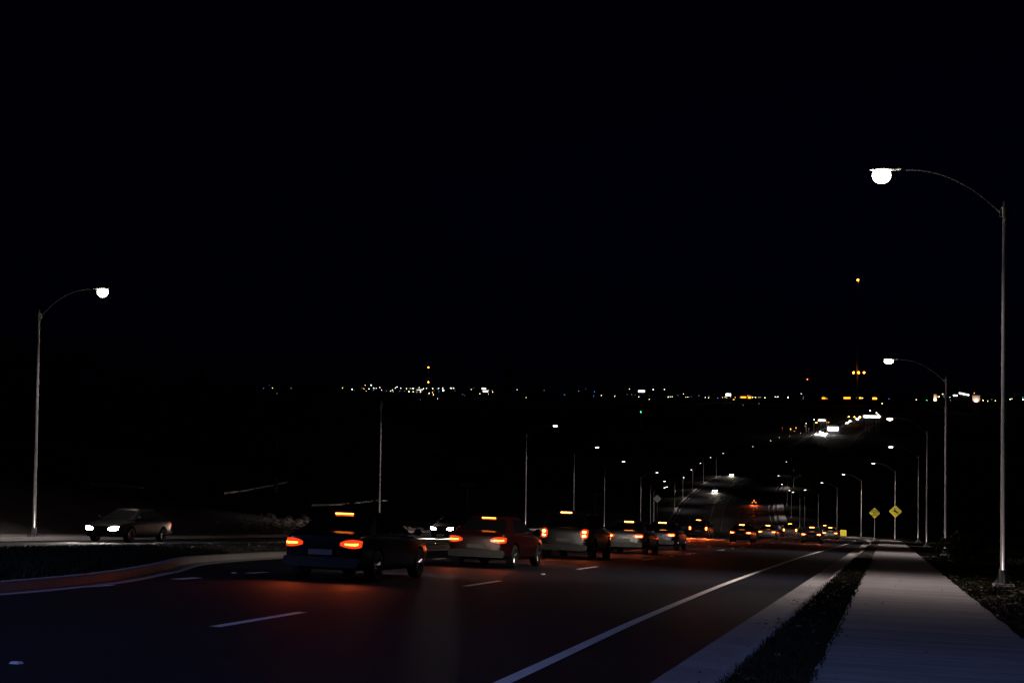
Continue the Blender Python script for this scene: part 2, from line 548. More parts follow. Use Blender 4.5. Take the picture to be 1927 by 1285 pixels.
# a few sprigs hanging over kerb and path
for (xp, y) in ((-1.42, 19.2), (-1.36, 24.5), (-0.62, 18.3)):
    mb = MB(); base = P(xp, y, .14)
    for k in range(26):
        q = base + Vector((random.gauss(0, .10), random.gauss(0, .16), random.uniform(.01, .10)))
        a = random.uniform(0, 6.28); s = random.uniform(.012, .028)
        b = len(mb.V)
        for j in range(4):
            r_ = s * (1.5 if j % 2 == 0 else .6)
            mb.V.append((q.x + r_ * math.cos(a + j * 1.57), q.y + r_ * math.sin(a + j * 1.57), q.z + random.uniform(-.012, .012)))
        mb.F.append([b, b + 1, b + 2, b + 3])
    o = mb.obj('weed', mat('weed leaf', (.06, .10, .03), .6))
    tag(o, {-1.42: 'small weed spilling over the kerb edge, nearest the camera', -1.36: 'small weed tuft on the kerb further up the grass strip', -0.62: 'small weed leaning onto the left edge of the sidewalk'}[xp], 'weed', kind='stuff')

# ------------------------------------------------------------------ street lamps
LAMP_H = 10.0
def lathe_base(mb):
    pass
def lamp_parts(root, side, arm=2.6, rise=1.22, bowl=0.17, lens=LENSW, detail=True):
    """side -1: the arm reaches towards -x"""
    n = 14 if detail else 6
    H = LAMP_H
    pole = MB().tube([(0, 0, .42 if detail else .1), (0, 0, 4), (0, 0, 8), (0, 0, H)], [.088, .078, .066, .052], n).obj('pole', STEEL, root, smooth=True)
    if detail:
        b = MB()
        b.box(-.27, .27, -.27, .27, -.15, .05)
        b.obj('footing', CONC, root)
        bb = MB()
        bb.box(-.22, .22, -.22, .22, .05, .09)
        for sx, sy in ((1, 0), (-1, 0), (0, 1), (0, -1)):
            q = len(bb.V)
            t = .012
            ax, ay = sx, sy
            px, py = -ay * t, ax * t
            for s_ in (-1, 1):
                bb.V += [(ax * .09 + px * s_, ay * .09 + py * s_, .09), (ax * .21 + px * s_, ay * .21 + py * s_, .09), (ax * .10 + px * s_, ay * .10 + py * s_, .40)]
            bb.F += [[q, q + 1, q + 2], [q + 5, q + 4, q + 3], [q, q + 3, q + 4, q + 1], [q + 1, q + 4, q + 5, q + 2], [q + 2, q + 5, q + 3, q]]
        bb.tube([(0, 0, .09), (0, 0, .44)], .118, 12)
        bb.obj('base', STEEL2, root)
        for sx in (-1, 1):
            for sy in (-1, 1):
                MB().tube([(sx * .17, sy * .17, .05), (sx * .17, sy * .17, .15)], .022, 6).obj('anchor_bolt', STEEL2, root)
        cl = MB()
        cl.tube([(0, 0, H - .38), (0, 0, H - .12)], .10, 12)
        cl.box(side * .06 - .06, side * .06 + .06, -.07, .07, H - .36, H - .14)
        cl.obj('clamp', STEEL2, root)
        MB().tube([(0, 0, H), (0, 0, H + .05)], [.078, .03], 12).obj('cap', STEEL2, root)
    pts = [(side * (0.07 + arm * t), 0, H - .28 + rise * (1 - (1 - min(1, t * 1.08)) ** 2.1)) for t in np.linspace(0, 1, 12 if detail else 5)]
    armo = MB().tube(pts, [.030 - .010 * i / (len(pts) - 1) for i in range(len(pts))], 8 if detail else 4).obj('arm', ARMM, root, smooth=True)
    ex, ez = pts[-1][0], pts[-1][2]
    # cobra head: tapered housing
    rows = []
    prof = [(-.04, .05, .05), (.10, .09, .07), (.28, .16, .09), (.50, .17, .085), (.68, .13, .06), (.76, .05, .03)]
    nn = 10 if detail else 6
    for d, w, h in prof:
        rows.append([(ex + side * d, w * math.cos(2 * math.pi * k / nn), ez + .02 + h * math.sin(2 * math.pi * k / nn) * (1 if math.sin(2 * math.pi * k / nn) > 0 else .45)) for k in range(nn)])
    hm = MB().quadgrid(rows, closed=True, flip=(side > 0))
    hm.F.append(list(range(nn))); q = len(hm.V) - nn; hm.F.append([q + k for k in range(nn)][::-1])
    head = hm.obj('lamp_head', HEADM, root, smooth=True)
    lm = MB()
    if bowl > .03:
        lr = []
        for i in range(9):
            t = (i / 8 - .34) * math.pi / 2 / .66
            lr.append([(ex + side * .46 + .24 * math.cos(t) * math.cos(2 * math.pi * k / 16), .20 * math.cos(t) * math.sin(2 * math.pi * k / 16), ez - .02 - bowl * .45 - bowl * .85 * math.sin(t)) for k in range(16)])
        lm.quadgrid(lr, closed=True, flip=True)
    else:
        lm.box(ex + side * .46 - .2, ex + side * .46 + .2, -.12, .12, ez - .022, ez - .016)
    lens_o = lm.obj('lens', lens, head)
    return Vector((ex + side * .46, 0, ez - .04 - bowl * 1.32)), lens_o

def lamp_light(root, loc, power, col):
    ld = bpy.data.lights.new('street_lamp_light', 'SPOT')
    ld.energy = power
    ld.color = col
    ld.spot_size = R(114)
    ld.spot_blend = 1.0
    ld.shadow_soft_size = 0.12
    o = bpy.data.objects.new('street_lamp_light', ld)
    COL.objects.link(o)
    o.parent = root
    o.location = (loc.x, loc.y, loc.z - .03)
    o.rotation_euler = (R(-14), 0, 0)   # road optics lean towards oncoming drivers
    return o

WARM = (1.0, 0.82, 0.74)
COOL = (0.27, 0.40, 1.0)
right = [(-6, 3.1), (39.2, 2.95), (83.4, 3.2), (127.6, 3.35), (171.8, 3.7), (216, 4.4), (260.2, 3.7), (304.4, 3.6), (348.6, 3.3), (392.8, 3.4), (437, 4.3), (481.2, 3.5), (525.4, 3.0), (614, 3.3), (702, 3.3)]
left = [(8, -37), (55.5, -36.35), (104.3, -38.0), (146.6, -37.0), (190, -40), (234, -40.5), (278, -36.6), (322, -36.2), (366, -36.7), (410, -38.6), (500, -36.3), (544, -36.5), (588, -36.8), (632, -36.9), (676, -36.9), (764, -37), (852, -37), (896, -37), (984, -37), (1080, -37)]
ORD = ['', 'nearest', 'second', 'third', 'fourth', 'fifth', 'sixth', 'seventh', 'eighth', 'ninth', 'tenth', 'eleventh', 'twelfth', 'thirteenth', 'fourteenth', 'fifteenth', 'sixteenth', 'seventeenth', 'eighteenth', 'nineteenth']
for side, rowL in ((-1, right), (1, left)):
    far_proto = None
    for i, (y, xp) in enumerate(rowL):
        where = 'right' if side < 0 else 'left'
        near = y < 200
        loc = P(xp, y, 0.12)
        root = empty('street_lamp', loc)
        bowl = {(-1, 1): .26, (1, 1): .25, (-1, 2): .16, (-1, 3): .14, (1, 2): .0}.get((side, i), .10 if near else .045)
        lens = LENSN if i == 1 else (LENSW if y < 100 else LENSF)
        if far_proto is None or near:
            lp, _ = lamp_parts(root, side, bowl=bowl, lens=lens, detail=near)
            if not near:
                far_proto = (root, lp)
        else:
            for ch in far_proto[0].children:
                if ch.type == 'MESH':
                    copy_tree(ch, root)
            lp = far_proto[1]
        if i == 0:
            lab = 'tall grey street lamp standing outside the picture on the %s, before the first one shown' % where
        elif i == 1:
            lab = 'nearest street lamp on the %s roadside, tall grey pole with brightly lit head' % where
        else:
            lab = '%s street lamp from the camera along the %s side of the road' % (ORD[i], where)
        if side == 1 and i == 2: lab = 'second street lamp on the left roadside, its lit lens hidden from view'
        tag(root, lab, 'street lamp', 'street lamps along the %s side' % where)
        if y < 760:
            pw = 2300 if y < 600 else 2500
            col = WARM
            if i == 0: pw, col = (3300 if side < 0 else 12000), COOL
            if (side, i) == (1, 1): pw = 2000
            ll = lamp_light(root, lp, pw, col)
            if near and i > 0:
                gd = bpy.data.lights.new('pole_fill_spot', 'SPOT'); gd.energy = 3000; gd.color = (1, .84, .66); gd.shadow_soft_size = .15
                gd.spot_size = R(72); gd.spot_blend = 1.0
                link('pole_fill_spot', gd, root, (lp.x, 0, lp.z - .06), (0, side * R(-36), 0))   # extra spot added at the head to brighten the pole
            if i == 0: ll.data.spot_size = R(172); ll.data.spot_blend = .3
        root.rotation_euler = (0, 0, heading(y))

# ------------------------------------------------------------------ cars
def rounded_section(w, zb, zm, zt, crown=.03):
    """half-width w at the shoulder; ring of (x,z), closed, from bottom left anticlockwise"""
    pts = [(.80 * w, zb), (.95 * w, zb + .05), (1.0 * w, zb + .22), (1.01 * w, zm), (.985 * w, zt - .08), (.93 * w, zt - .015), (.75 * w, zt + crown * .5), (.35 * w, zt + crown)]
    return pts + [(-x, z) for x, z in pts[::-1]]

CARS = {
 # sections: (y, half width, bottom, mid, top); glass house: y rear low/high, front high/low, belt z, roof z, widths
 'sedan': dict(L=4.7, sec=[(0.0, .70, .38, .62, .90), (.06, .80, .30, .64, .96), (.35, .87, .24, .66, 1.0), (1.0, .91, .20, .66, 1.01), (2.2, .92, .19, .64, .98), (3.3, .91, .20, .62, .95), (4.1, .88, .22, .58, .84), (4.5, .81, .26, .54, .76), (4.66, .70, .32, .52, .68), (4.7, .55, .36, .5, .62)],
        gh=(.42, 1.30, 2.55, 3.55), belt=.955, roof=1.44, w0=.84, w1=.60, axle=(.95, 3.72), wr=.325, tail=(.66, .88, .46, .86), head=(.50, .66)),
 'suv': dict(L=4.8, sec=[(0.0, .78, .42, .75, 1.06), (.06, .86, .34, .76, 1.10), (.35, .92, .28, .76, 1.12), (1.0, .95, .25, .76, 1.12), (2.4, .96, .25, .74, 1.10), (3.4, .95, .25, .74, 1.06), (4.2, .92, .28, .70, .99), (4.6, .86, .32, .66, .90), (4.77, .76, .36, .62, .82), (4.8, .60, .40, .6, .74)],
        gh=(.06, .32, 2.65, 3.55), belt=1.07, roof=1.72, w0=.88, w1=.70, axle=(.98, 3.80), wr=.375, tail=(.78, 1.16, .60, .92), head=(.62, .82)),
}
def car_meshes(kind, paint):
    c = CARS[kind]
    # body loft
    rows = [[(x, y, z) for x, z in rounded_section(w, zb, zm, zt)] for y, w, zb, zm, zt in c['sec']]
    mb = MB().quadgrid(rows, closed=True, flip=True)
    nn = len(rows[0]); mb.F.append(list(range(nn))); q = len(mb.V) - nn; mb.F.append([q + k for k in range(nn)][::-1])
    me = mb.data('body', paint, True)
    tmp = bpy.data.objects.new('tmp_body', me); COL.objects.link(tmp)
    ss = tmp.modifiers.new('s', 'SUBSURF'); ss.levels = 2; ss.render_levels = 2
    cm_ = MB()
    for ya in c['axle']:
        for sx in (-1, 1):
            cm_.tube([(sx * .66, ya, c['wr'] + .01), (sx * 1.2, ya, c['wr'] + .01)], c['wr'] + .055, 28)
    cut = cm_.obj('tmp_cut', BLACKM)
    bo = tmp.modifiers.new('b', 'BOOLEAN'); bo.object = cut; bo.operation = 'DIFFERENCE'; bo.solver = 'EXACT'
    dg = bpy.context.evaluated_depsgraph_get()
    dg.update()
    body = bpy.data.meshes.new_from_object(tmp.evaluated_get(dg))
    body.name = 'body_' + kind
    body.polygons.foreach_set('use_smooth', [True] * len(body.polygons))
    if hasattr(body, 'set_sharp_from_angle'): body.set_sharp_from_angle(angle=R(35))
    for o_ in (tmp, cut): bpy.data.objects.remove(o_, do_unlink=True)
    return body

BODY = {}
def gh_point(c, u, v, s):
    """side face of the glass house: u along 0..1, v up 0..1"""
    a, b, d, e = c['gh']
    y0 = a + (e - a) * u; y1 = b + (d - b) * u
    y = y0 + (y1 - y0) * v
    x = c['w0'] + (c['w1'] - c['w0']) * v ** 1.15
    z = c['belt'] + (c['roof'] - .05 - c['belt']) * v
    return Vector((s * x, y, z))

BVH = {}
def fitted(kind, outline, s, face, proud, nz):
    """a lamp lens laid on the car body: outline of (x, z low, z high); face -1 rear, +1 front"""
    if kind not in BVH:
        bm = bmesh.new(); bm.from_mesh(BODY[kind]); BVH[kind] = BVHTree.FromBMesh(bm); bm.free()
    t = BVH[kind]; L = CARS[kind]['L']
    rows, back = [], []
    last = None
    for x, za, zb in outline:
        r_, b_ = [], []
        for k in range(nz):
            z = za + (zb - za) * k / (nz - 1)
            hit = t.ray_cast(Vector((s * x, L / 2 + face * (L / 2 + 1), z)), Vector((0, -face, 0)))
            y = hit[0].y if hit[0] is not None and abs(hit[0].y - (0 if face < 0 else L)) < .75 else (last if last is not None else (0.05 if face < 0 else L - .1))
            last = y
            r_.append(Vector((s * (x + proud * .5), y + face * proud, z))); b_.append(Vector((s * x, y - face * .04, z)))
        rows.append(r_); back.append(b_)
    mb = MB()
    fl = (s * face < 0)
    mb.quadgrid(rows, flip=fl)
    mb.quadgrid([[r_[0] for r_ in rows], [b_[0] for b_ in back]], flip=fl)
    mb.quadgrid([[r_[-1] for r_ in rows], [b_[-1] for b_ in back]], flip=not fl)
    mb.quadgrid([rows[0], back[0]], flip=not fl)
    mb.quadgrid([rows[-1], back[-1]], flip=fl)
    return mb
def make_car(kind, paint_name, paint_col, lights, label, loc, rz, rx=0.0, detail=True, brake=False, group=None, beams=0.0, tailw=0.0):
    """car points along its local +y (front); origin at the rear axle side ground, rear bumper at y=0"""
    c = CARS[kind]
    paint = mat(paint_name, paint_col, .28, .35, spec=.6)
    key = kind + paint_name
    if kind not in BODY:
        BODY[kind] = car_meshes(kind, paint)
    if key not in BODY:
        me = BODY[kind].copy(); me.materials.clear(); me.materials.append(paint); BODY[key] = me
    root = empty('car', loc)
    root.rotation_mode = 'XYZ'
    root.rotation_euler = (rx, 0, rz)
    tag(root, label, 'car', group)
    link('body', BODY[key], root)
    # cabin
    a, b, d, e = c['gh']
    rows = []
    for v in (0, .35, .7, .93, 1.0):
        vv = min(v, .95)
        ring = []
        for u in (0, .04, .12, .3, .5, .7, .88, .96, 1.0):
            p = gh_point(c, u, vv, 1)
            edge = .10 * (max(0, .12 - u) / .12) ** 2 + .14 * (max(0, u - .88) / .12) ** 2
            p.x *= 1 - edge
            if v == 1.0: p.x *= .86; p.z = c['roof'] - .012
            ring.append(p)
        ring += [Vector((-p.x, p.y, p.z)) for p in ring[::-1]]
        rows.append(ring)
    cb = MB().quadgrid(rows, closed=True, flip=True)
    q = len(cb.V) - 18
    for i in range(8):
        cb.F.append([q + i, q + i + 1, q + 16 - i, q + 17 - i][::-1])
    cb.obj('cabin', paint, root, smooth=True)
    tl = c['tail']
    if detail:
        # windows
        wins = [(.10, .34), (.37, .62), (.65, .90)] if kind == 'suv' else [(.16, .45), (.48, .86)]
        for s in (-1, 1):
            for u0, u1 in wins:
                rws = [[gh_point(c, u0 + (u1 - u0) * uu, vv, s) + Vector((s * .008, 0, 0.003)) for uu in (0, .5, 1)] for vv in (.10, .45, .86)]
                MB().quadgrid(rws, flip=(s < 0)).obj('side_window', GLASS, root)
        for nm, u, sy in (('rear_window', 0, -1), ('windscreen', 1, 1)):
            rws = []
            for v in (.08, .45, .88):
                p = gh_point(c, u, v, 1)
                w = p.x * (.84 if u == 0 else .80)
                rws.append([Vector((x_ * w, p.y + sy * (.012 + .02 * (1 - x_ * x_)), p.z + .006)) for x_ in (-1, -.5, 0, .5, 1)])
            MB().quadgrid(rws, flip=(sy > 0)).obj(nm, GLASS, root)
        # bumpers, plate, mirrors, handles
        bw = tl[3]
        MB().prism([(-bw * .9, .30), (bw * .9, .30), (bw * .95, .40), (bw * .92, .50), (-bw * .92, .50), (-bw * .95, .40)], -.035, .25).obj('rear_bumper', BLACKM, root)
        MB().box(-.26, .26, -.05, -.036, .545 if kind == 'sedan' else .62, .655 if kind == 'sedan' else .73).obj('number_plate', PLATEM, root)
        MB().prism([(-.6, .24), (.6, .24), (.66, .34), (.6, .42), (-.6, .42), (-.66, .34)], c['L'] - .22, c['L'] + .02).obj('front_grille', BLACKM, root)
        for s in (-1, 1):
            m_ = MB(); m_.ball((s * (c['w0'] + .13), e - .28, c['belt'] + .07), .10, .055, .075, 10, 6)
            m_.box(min(s * (c['w0'] - .03), s * (c['w0'] + .1)), max(s * (c['w0'] - .03), s * (c['w0'] + .1)), e - .30, e - .26, c['belt'] + .02, c['belt'] + .05)
            m_.obj('mirror', paint, root, smooth=True)
            sw = .93 if kind == 'sedan' else .965
            for yy in ((1.55, 2.55) if kind == 'sedan' else (1.65, 2.7)):
                MB().box(min(s * sw, s * (sw - .03)), max(s * sw, s * (sw - .03)), yy, yy + .17, c['belt'] - .16, c['belt'] - .13).obj('door_handle', CHROME, root)
        for ya in c['axle']:
            for s in (-1, 1):
                wr = c['wr']
                w_o = .90 if kind == 'sedan' else .94
                t = MB()
                prof = [(w_o - .22, wr * .60), (w_o - .21, wr * .95), (w_o - .17, wr), (w_o - .04, wr), (w_o, wr * .95), (w_o - .005, wr * .66)]
                t.quadgrid([[(s * px, ya + r_ * math.cos(2 * math.pi * k / 24), wr + r_ * math.sin(2 * math.pi * k / 24)) for k in range(24)] for px, r_ in prof], closed=True, flip=(s < 0))
                wo = t.obj('wheel', RUBBER, root, smooth=True)
                rm = MB()
                rm.tube([(s * (w_o - .20), ya, wr), (s * (w_o - .055), ya, wr)], wr * .20, 12)
                for k in range(5):
                    an = k * 1.2566 + .3
                    for da in (-.13, .13):
                        rm.tube([(s * (w_o - .06), ya + wr * .15 * math.cos(an), wr + wr * .15 * math.sin(an)), (s * (w_o - .03), ya + wr * .64 * math.cos(an + da), wr + wr * .64 * math.sin(an + da))], .022, 5)
                rm.quadgrid([[(s * px, ya + r_ * math.cos(2 * math.pi * k / 24), wr + r_ * math.sin(2 * math.pi * k / 24)) for k in range(24)] for px, r_ in ((w_o - .02, wr * .70), (w_o - .025, wr * .62), (w_o - .16, wr * .58))], closed=True)
                rm.obj('rim', RIM, wo)
    tm = TAILHI if brake else TAIL
    z0, z1, x0, x1 = tl
    L = c['L']
    hz0, hz1 = c['head']
    for s in (-1, 1):
        if kind == 'sedan':
            out = [(.40, .74, .80), (.50, .71, .845), (.62, .69, .865), (.72, .69, .865), (.78, .70, .855), (.815, .72, .84)]
            bar = [(.50, .755, .785), (.62, .745, .785), (.72, .745, .79), (.77, .755, .795)]
        else:
            out = [(.60, .82, 1.00), (.66, .74, 1.06), (.74, .72, 1.08), (.81, .74, 1.07), (.855, .80, 1.02)]
            bar = [(.66, .80, .84), (.73, .79, .85), (.79, .80, .86)]
        tlm = fitted(kind, out, s, -1, .018, 5).obj('tail_lamp', (LENSR if lights else BLACKM), root, smooth=True)
        fitted(kind, bar, s, -1, .022, 2).obj('bulb', tm if lights else BLACKM, tlm)
        if kind == 'suv':
            fitted(kind, [(.67, .93, .99), (.73, .92, 1.01), (.79, .93, 1.0)], s, -1, .022, 2).obj('bulb', tm if lights else BLACKM, tlm)
        hd = [(.36, hz0 + .03, hz1 - .05), (.46, hz0, hz1 - .02), (.58, hz0, hz1), (.68, hz0 + .02, hz1 + .01), (.75, hz0 + .05, hz1 + .015)]
        fitted(kind, hd, s, 1, .014, 4).obj('headlight', HEADL if lights else GLASS, root, smooth=True)
        if beams:
            ld = bpy.data.lights.new('headlight_beam', 'SPOT')
            ld.energy = beams; ld.spot_size = R(62); ld.spot_blend = .8; ld.color = (1, .88, .72); ld.shadow_soft_size = .06
            o = link('headlight_beam', ld, root, (s * .62, L + .10, (hz0 + hz1) / 2), (R(86.5), 0, 0))
        if tailw:
            ld = bpy.data.lights.new('tail_lamp_light', 'SPOT')
            ld.energy = tailw; ld.color = (1, .13, .03); ld.shadow_soft_size = .1; ld.spot_size = R(120); ld.spot_blend = .9
            link('tail_lamp_light', ld, root, (s * (x0 + x1) / 2, -.07, (z0 + z1) / 2), (R(-52), 0, 0))
    if brake or detail:
        p = gh_point(c, 0, .93, 1)
        MB().box(-.20, .20, p.y - .045, p.y - .02, p.z + .005, p.z + .035).obj('brake_light', (TAILHI if brake else TAIL) if lights else BLACKM, root)
    return root

def put_car(xp, y, oncoming, **k):
    h = heading(y) + (math.pi if oncoming else 0)
    g = grade(y) * (-1 if oncoming else 1)
    return make_car(loc=P(xp, y, .004), rz=h, rx=g, **k)

GOUT = 'cars driving away downhill'
INK = {'black': (.010, .010, .012), 'dark red': (.045, .006, .008), 'grey': (.035, .035, .040), 'silver': (.09, .09, .10), 'dark blue': (.010, .015, .045), 'white': (.16, .16, .17)}
for xp, y, kd, ink, br, tw, bm_, lab in (
    (-11.1, 27.0, 'sedan', 'black', False, 40, 40, 'black saloon car driving away, nearest to the camera'),
    (-11.0, 38.0, 'sedan', 'dark red', False, 30, 40, 'dark red saloon car right behind the nearest black one in the line'),
    (-11.2, 50.0, 'suv', 'grey', True, 35, 40, 'grey tall car braking, third in the left line of traffic'),
    (-11.0, 61.0, 'sedan', 'silver', True, 35, 40, 'silver saloon car braking, fourth in the left line of traffic'),
    (-11.2, 72.0, 'sedan', 'dark blue', True, 35, 40, 'dark blue saloon car braking, fifth in the left line of traffic'),
    (-11.1, 113.0, 'sedan', 'grey', True, 60, 200, 'grey saloon car braking, sixth in the left line of traffic'),
    (-16.6, 130.0, 'suv', 'black', True, 1700, 300, 'dark car stopped in the turning bay with the brightest brake lamps'),
    (-11.2, 140.0, 'sedan', 'white', True, 90, 500, 'white saloon car braking just right of the stopped car'),
    (-6.3, 126.0, 'sedan', 'dark blue', True, 90, 600, 'dark blue saloon car braking alone in the right lane before the bend'),
    (-6.2, 166.0, 'sedan', 'silver', True, 90, 6000, 'silver saloon car near the far bend in the right lane'),
    (-11.0, 178.0, 'suv', 'dark red', True, 90, 6000, 'dark red tall car braking near the far bend in the left lane'),
    (-6.1, 205.0, 'suv', 'black', True, 90, 9000, 'black tall car braking in the bend next to the yellow marker'),
    (-10.6, 222.0, 'sedan', 'grey', False, 90, 3000, 'grey saloon car furthest round the near bend')):
    put_car(xp, y, False, kind=kd, paint_name='car paint ' + ink, paint_col=INK[ink], lights=True, brake=br, label=lab, group=GOUT, tailw=tw, beams=bm_)
GON = 'cars driving up towards the camera'
put_car(-31.8, 58.0, True, kind='sedan', paint_name='car paint black', paint_col=(.015, .015, .018), lights=True, label='black saloon car driving uphill in front of the left street lamp', group=GON, beams=900)
put_car(-27.6, 92.0, True, kind='sedan', paint_name='car paint grey', paint_col=(.10, .10, .11), lights=True, label='grey saloon car driving uphill past the second left street lamp', group=GON, beams=900)

# far cars: simple copies without fine parts
far_out = [(-9.0, 528, True, 'car with amber tail lamps alone on the far stretch of road')]
for xp, y, br, lab in far_out:
    put_car(xp, y, False, kind='sedan', paint_name='car paint grey', paint_col=(.10, .10, .11), lights=True, brake=True, detail=False, label=lab, group='far cars', tailw=1500)
far_on = [(-27, 585, 'car with lit headlamps on the far road, lower of two coming up'), (-31, 690, 'car with lit headlamps on the far road, upper of two coming up')]
for xp, y, lab in far_on:
    put_car(xp, y, True, kind='sedan', paint_name='car paint silver', paint_col=(.30, .30, .32), lights=True, detail=False, label=lab, group='far cars', beams=2200)
HEADFAR = glow('far headlamps', (1.0, .93, .84), 900.0)
for i, (xp, y) in enumerate([(-26, 1190), (-29, 1200), (-32, 1195), (-26, 1215), (-30, 1225), (-26, 1260), (-32, 1245), (-26, 1320), (-29, 1370), (-26, 1430), (-28, 1500), (-26, 1580), (-29, 1680), (-26, 1790)]):
    c_ = put_car(xp, y, True, kind='suv', paint_name='car paint silver', paint_col=(.30, .30, .32), lights=True, detail=False, label='tiny far car with glaring headlamps in the queue below the signals', group='cars queuing at the far junction')
    for ch in c_.children:
        if ch.name.startswith('headlight') and ch.type == 'MESH':
            ch.data.materials[0] = HEADFAR
            ch.scale = (1.25, 1, 2.6) if i < 7 else (1.1, 1, 1.8)
            ch.location.z = -1.2 if i < 7 else -.6

# ------------------------------------------------------------------ raised reflective studs
STUD = mat('stud reflector', (.85, .87, .95), .25)
STUDB = mat('blue stud reflector', (.05, .16, .8), .25)
def stud(xp, y, m, lab, grp):
    p = P(xp, y, .004)
    o = MB().prism([(-.06, 0), (.06, 0), (.045, .02), (-.045, .02)], -.06, .06).obj('road_stud', m)
    v = o.data.vertices
    for q in v:
        if q.co.z > .01: q.co.y *= .55
    o.location = p
    o.rotation_euler = (grade(y), 0, heading(y))
    o.scale = (.8, .8, .95)
    tag(o, lab, 'road stud', grp)
for k in range(10):
    y = 11.3 + 24.5 * k
    stud(lnx(y), y, STUD, 'small white reflective stud between lane dashes', 'white studs along the lane dashes')
for y in (66.5, 172, 190):
    stud(-8.75, y, STUDB, 'small blue reflective stud among the lane dashes', 'blue studs along the lane dashes')
for k in range(14):
    y = 52 + 6.1 * k
    stud(-14.32, y, STUD, 'small white reflective stud beside the turning bay line', 'white studs beside the turning bay line')
for k, y in enumerate((28.6, 41.5)):
    stud(-13.75, y, STUD, 'small white reflective stud next to the dotted bay marks', 'studs at the dotted marks')

# ------------------------------------------------------------------ signs
def text_mesh(s, size, name='legend'):
    cu = bpy.data.curves.new(name, 'FONT')
    cu.body = s; cu.size = size; cu.align_x = 'CENTER'; cu.align_y = 'CENTER'; cu.extrude = .002
    cu.offset = .006 * size / .2
    t = bpy.data.objects.new('tmp_text', cu); COL.objects.link(t)
    dg = bpy.context.evaluated_depsgraph_get(); dg.update()
    me = bpy.data.meshes.new_from_object(t.evaluated_get(dg))
    bpy.data.objects.remove(t, do_unlink=True)
    return me
def diamond_sign(px, py, y, side_m, label, face=YELLOW, facing_cam=True):
    c = at(px, py, y)
    base_z = terr_z(c.x, y) + .1
    root = empty('warning_sign', (c.x, y, base_z), heading(y) * .5)
    tag(root, label, 'sign')
    hz = c.z - base_z
    r = side_m / math.sqrt(2)
    MB().tube([(0, .04, -.1), (0, .04, hz + r * .7)], .038, 8).obj('post', STEEL2, root)
    def dia(rad, y0, y1):
        k = .06 * rad
        pl = []
        for ax, az in ((0, -1), (1, 0), (0, 1), (-1, 0)):
            tx_, tz_ = (-az, ax)
            pl += [(ax * (rad - k) - tx_ * -k if False else ax * (rad - k) + tx_ * -k, az * (rad - k) + tz_ * -k), (ax * (rad - k) + tx_ * k, az * (rad - k) + tz_ * k)]
        return MB().prism([(x, z + hz) for x, z in pl], y0, y1)
    dia(r, -.004, .0).obj('panel', face, root)
    return root, hz, r, dia
# ice warning
s1, hz, r, dia = diamond_sign(1646, 965, 228, 1.2, 'yellow diamond sign with four lines of black lettering')
for i, (s, dz) in enumerate((('WATCH', .40), ('FOR ICE', .14), ('ON', -.12), ('BRIDGE', -.38))):
    o = link('legend', text_mesh(s, .30), s1, (0, -.008, hz + dz), (R(90), 0, 0)); o.data.materials.append(BLACKS)
# deer crossing
s2, hz, r, dia = diamond_sign(1685, 962, 195, 1.2, 'yellow diamond sign with a leaping black deer')
deer = [(-.42, .10), (-.30, .17), (-.20, .10), (-.14, .24), (-.20, .36), (-.16, .44), (-.10, .38), (-.10, .50), (-.04, .40), (.0, .34), (.02, .20), (.14, .06), (.30, -.02), (.40, .02), (.38, -.08), (.36, -.20), (.46, -.42), (.40, -.44), (.26, -.22), (.14, -.18), (.0, -.10), (-.10, -.04), (-.22, -.02), (-.32, .06), (-.40, .02)]
MB().prism([(-x * .95 * -1, z * .95 + hz) for x, z in deer], -.008, -.005).obj('deer_symbol', BLACKS, s2)
# grey backs of signs on the far left
s3, hz, r, dia = diamond_sign(1237, 938, 292, 1.2, 'grey back of a diamond sign among the left street lamps', face=SIGNBACK)
# street name sign
c = at(880, 912, 123)
bz = terr_z(c.x, 123) + .1
sn = empty('street_name_sign', (c.x, 123, bz)); tag(sn, 'small blue green street name sign on a thin post', 'sign')
MB().tube([(0, .02, -.1), (0, .02, c.z - bz + .15)], .03, 8).obj('post', STEEL2, sn)
MB().box(-.75, .75, -.012, 0, c.z - bz - .17, c.z - bz + .17).obj('plate', GREENS, sn)
# object marker of nine yellow reflectors
c = at(1587, 1000.5, 240)
bz = zr(240) + .1
om = empty('object_marker', (c.x, 240, bz), heading(240)); tag(om, 'square of nine bright yellow reflectors low beside the bend', 'road marker')
MB().tube([(0, .05, -.1), (0, .05, .9)], .03, 8).obj('post', STEEL2, om)
MB().box(-.5, .5, -.01, .0, .06, 1.06).obj('panel', YELLOW, om)
for i in (-1, 0, 1):
    for j in (-1, 0, 1):
        MB().tube([(i * .31, -.012, .56 + j * .31), (i * .31, -.035, .56 + j * .31)], .12, 12).obj('reflector', mat('yellow reflector', (.95, .75, .01), .3), om)
# white sign plate low by the far sidewalk
c = at(1469, 958, 432)
wsn = empty('small_sign', (c.x, 432, terr_z(c.x, 432))); tag(wsn, 'small white sign beside the far sidewalk bend', 'sign')
MB().tube([(0, .03, 0), (0, .03, c.z - wsn.location.z)], .04, 6).obj('post', STEEL2, wsn)
MB().box(-.45, .45, -.02, 0, c.z - wsn.location.z - .4, c.z - wsn.location.z + .4).obj('plate', WHITES, wsn)

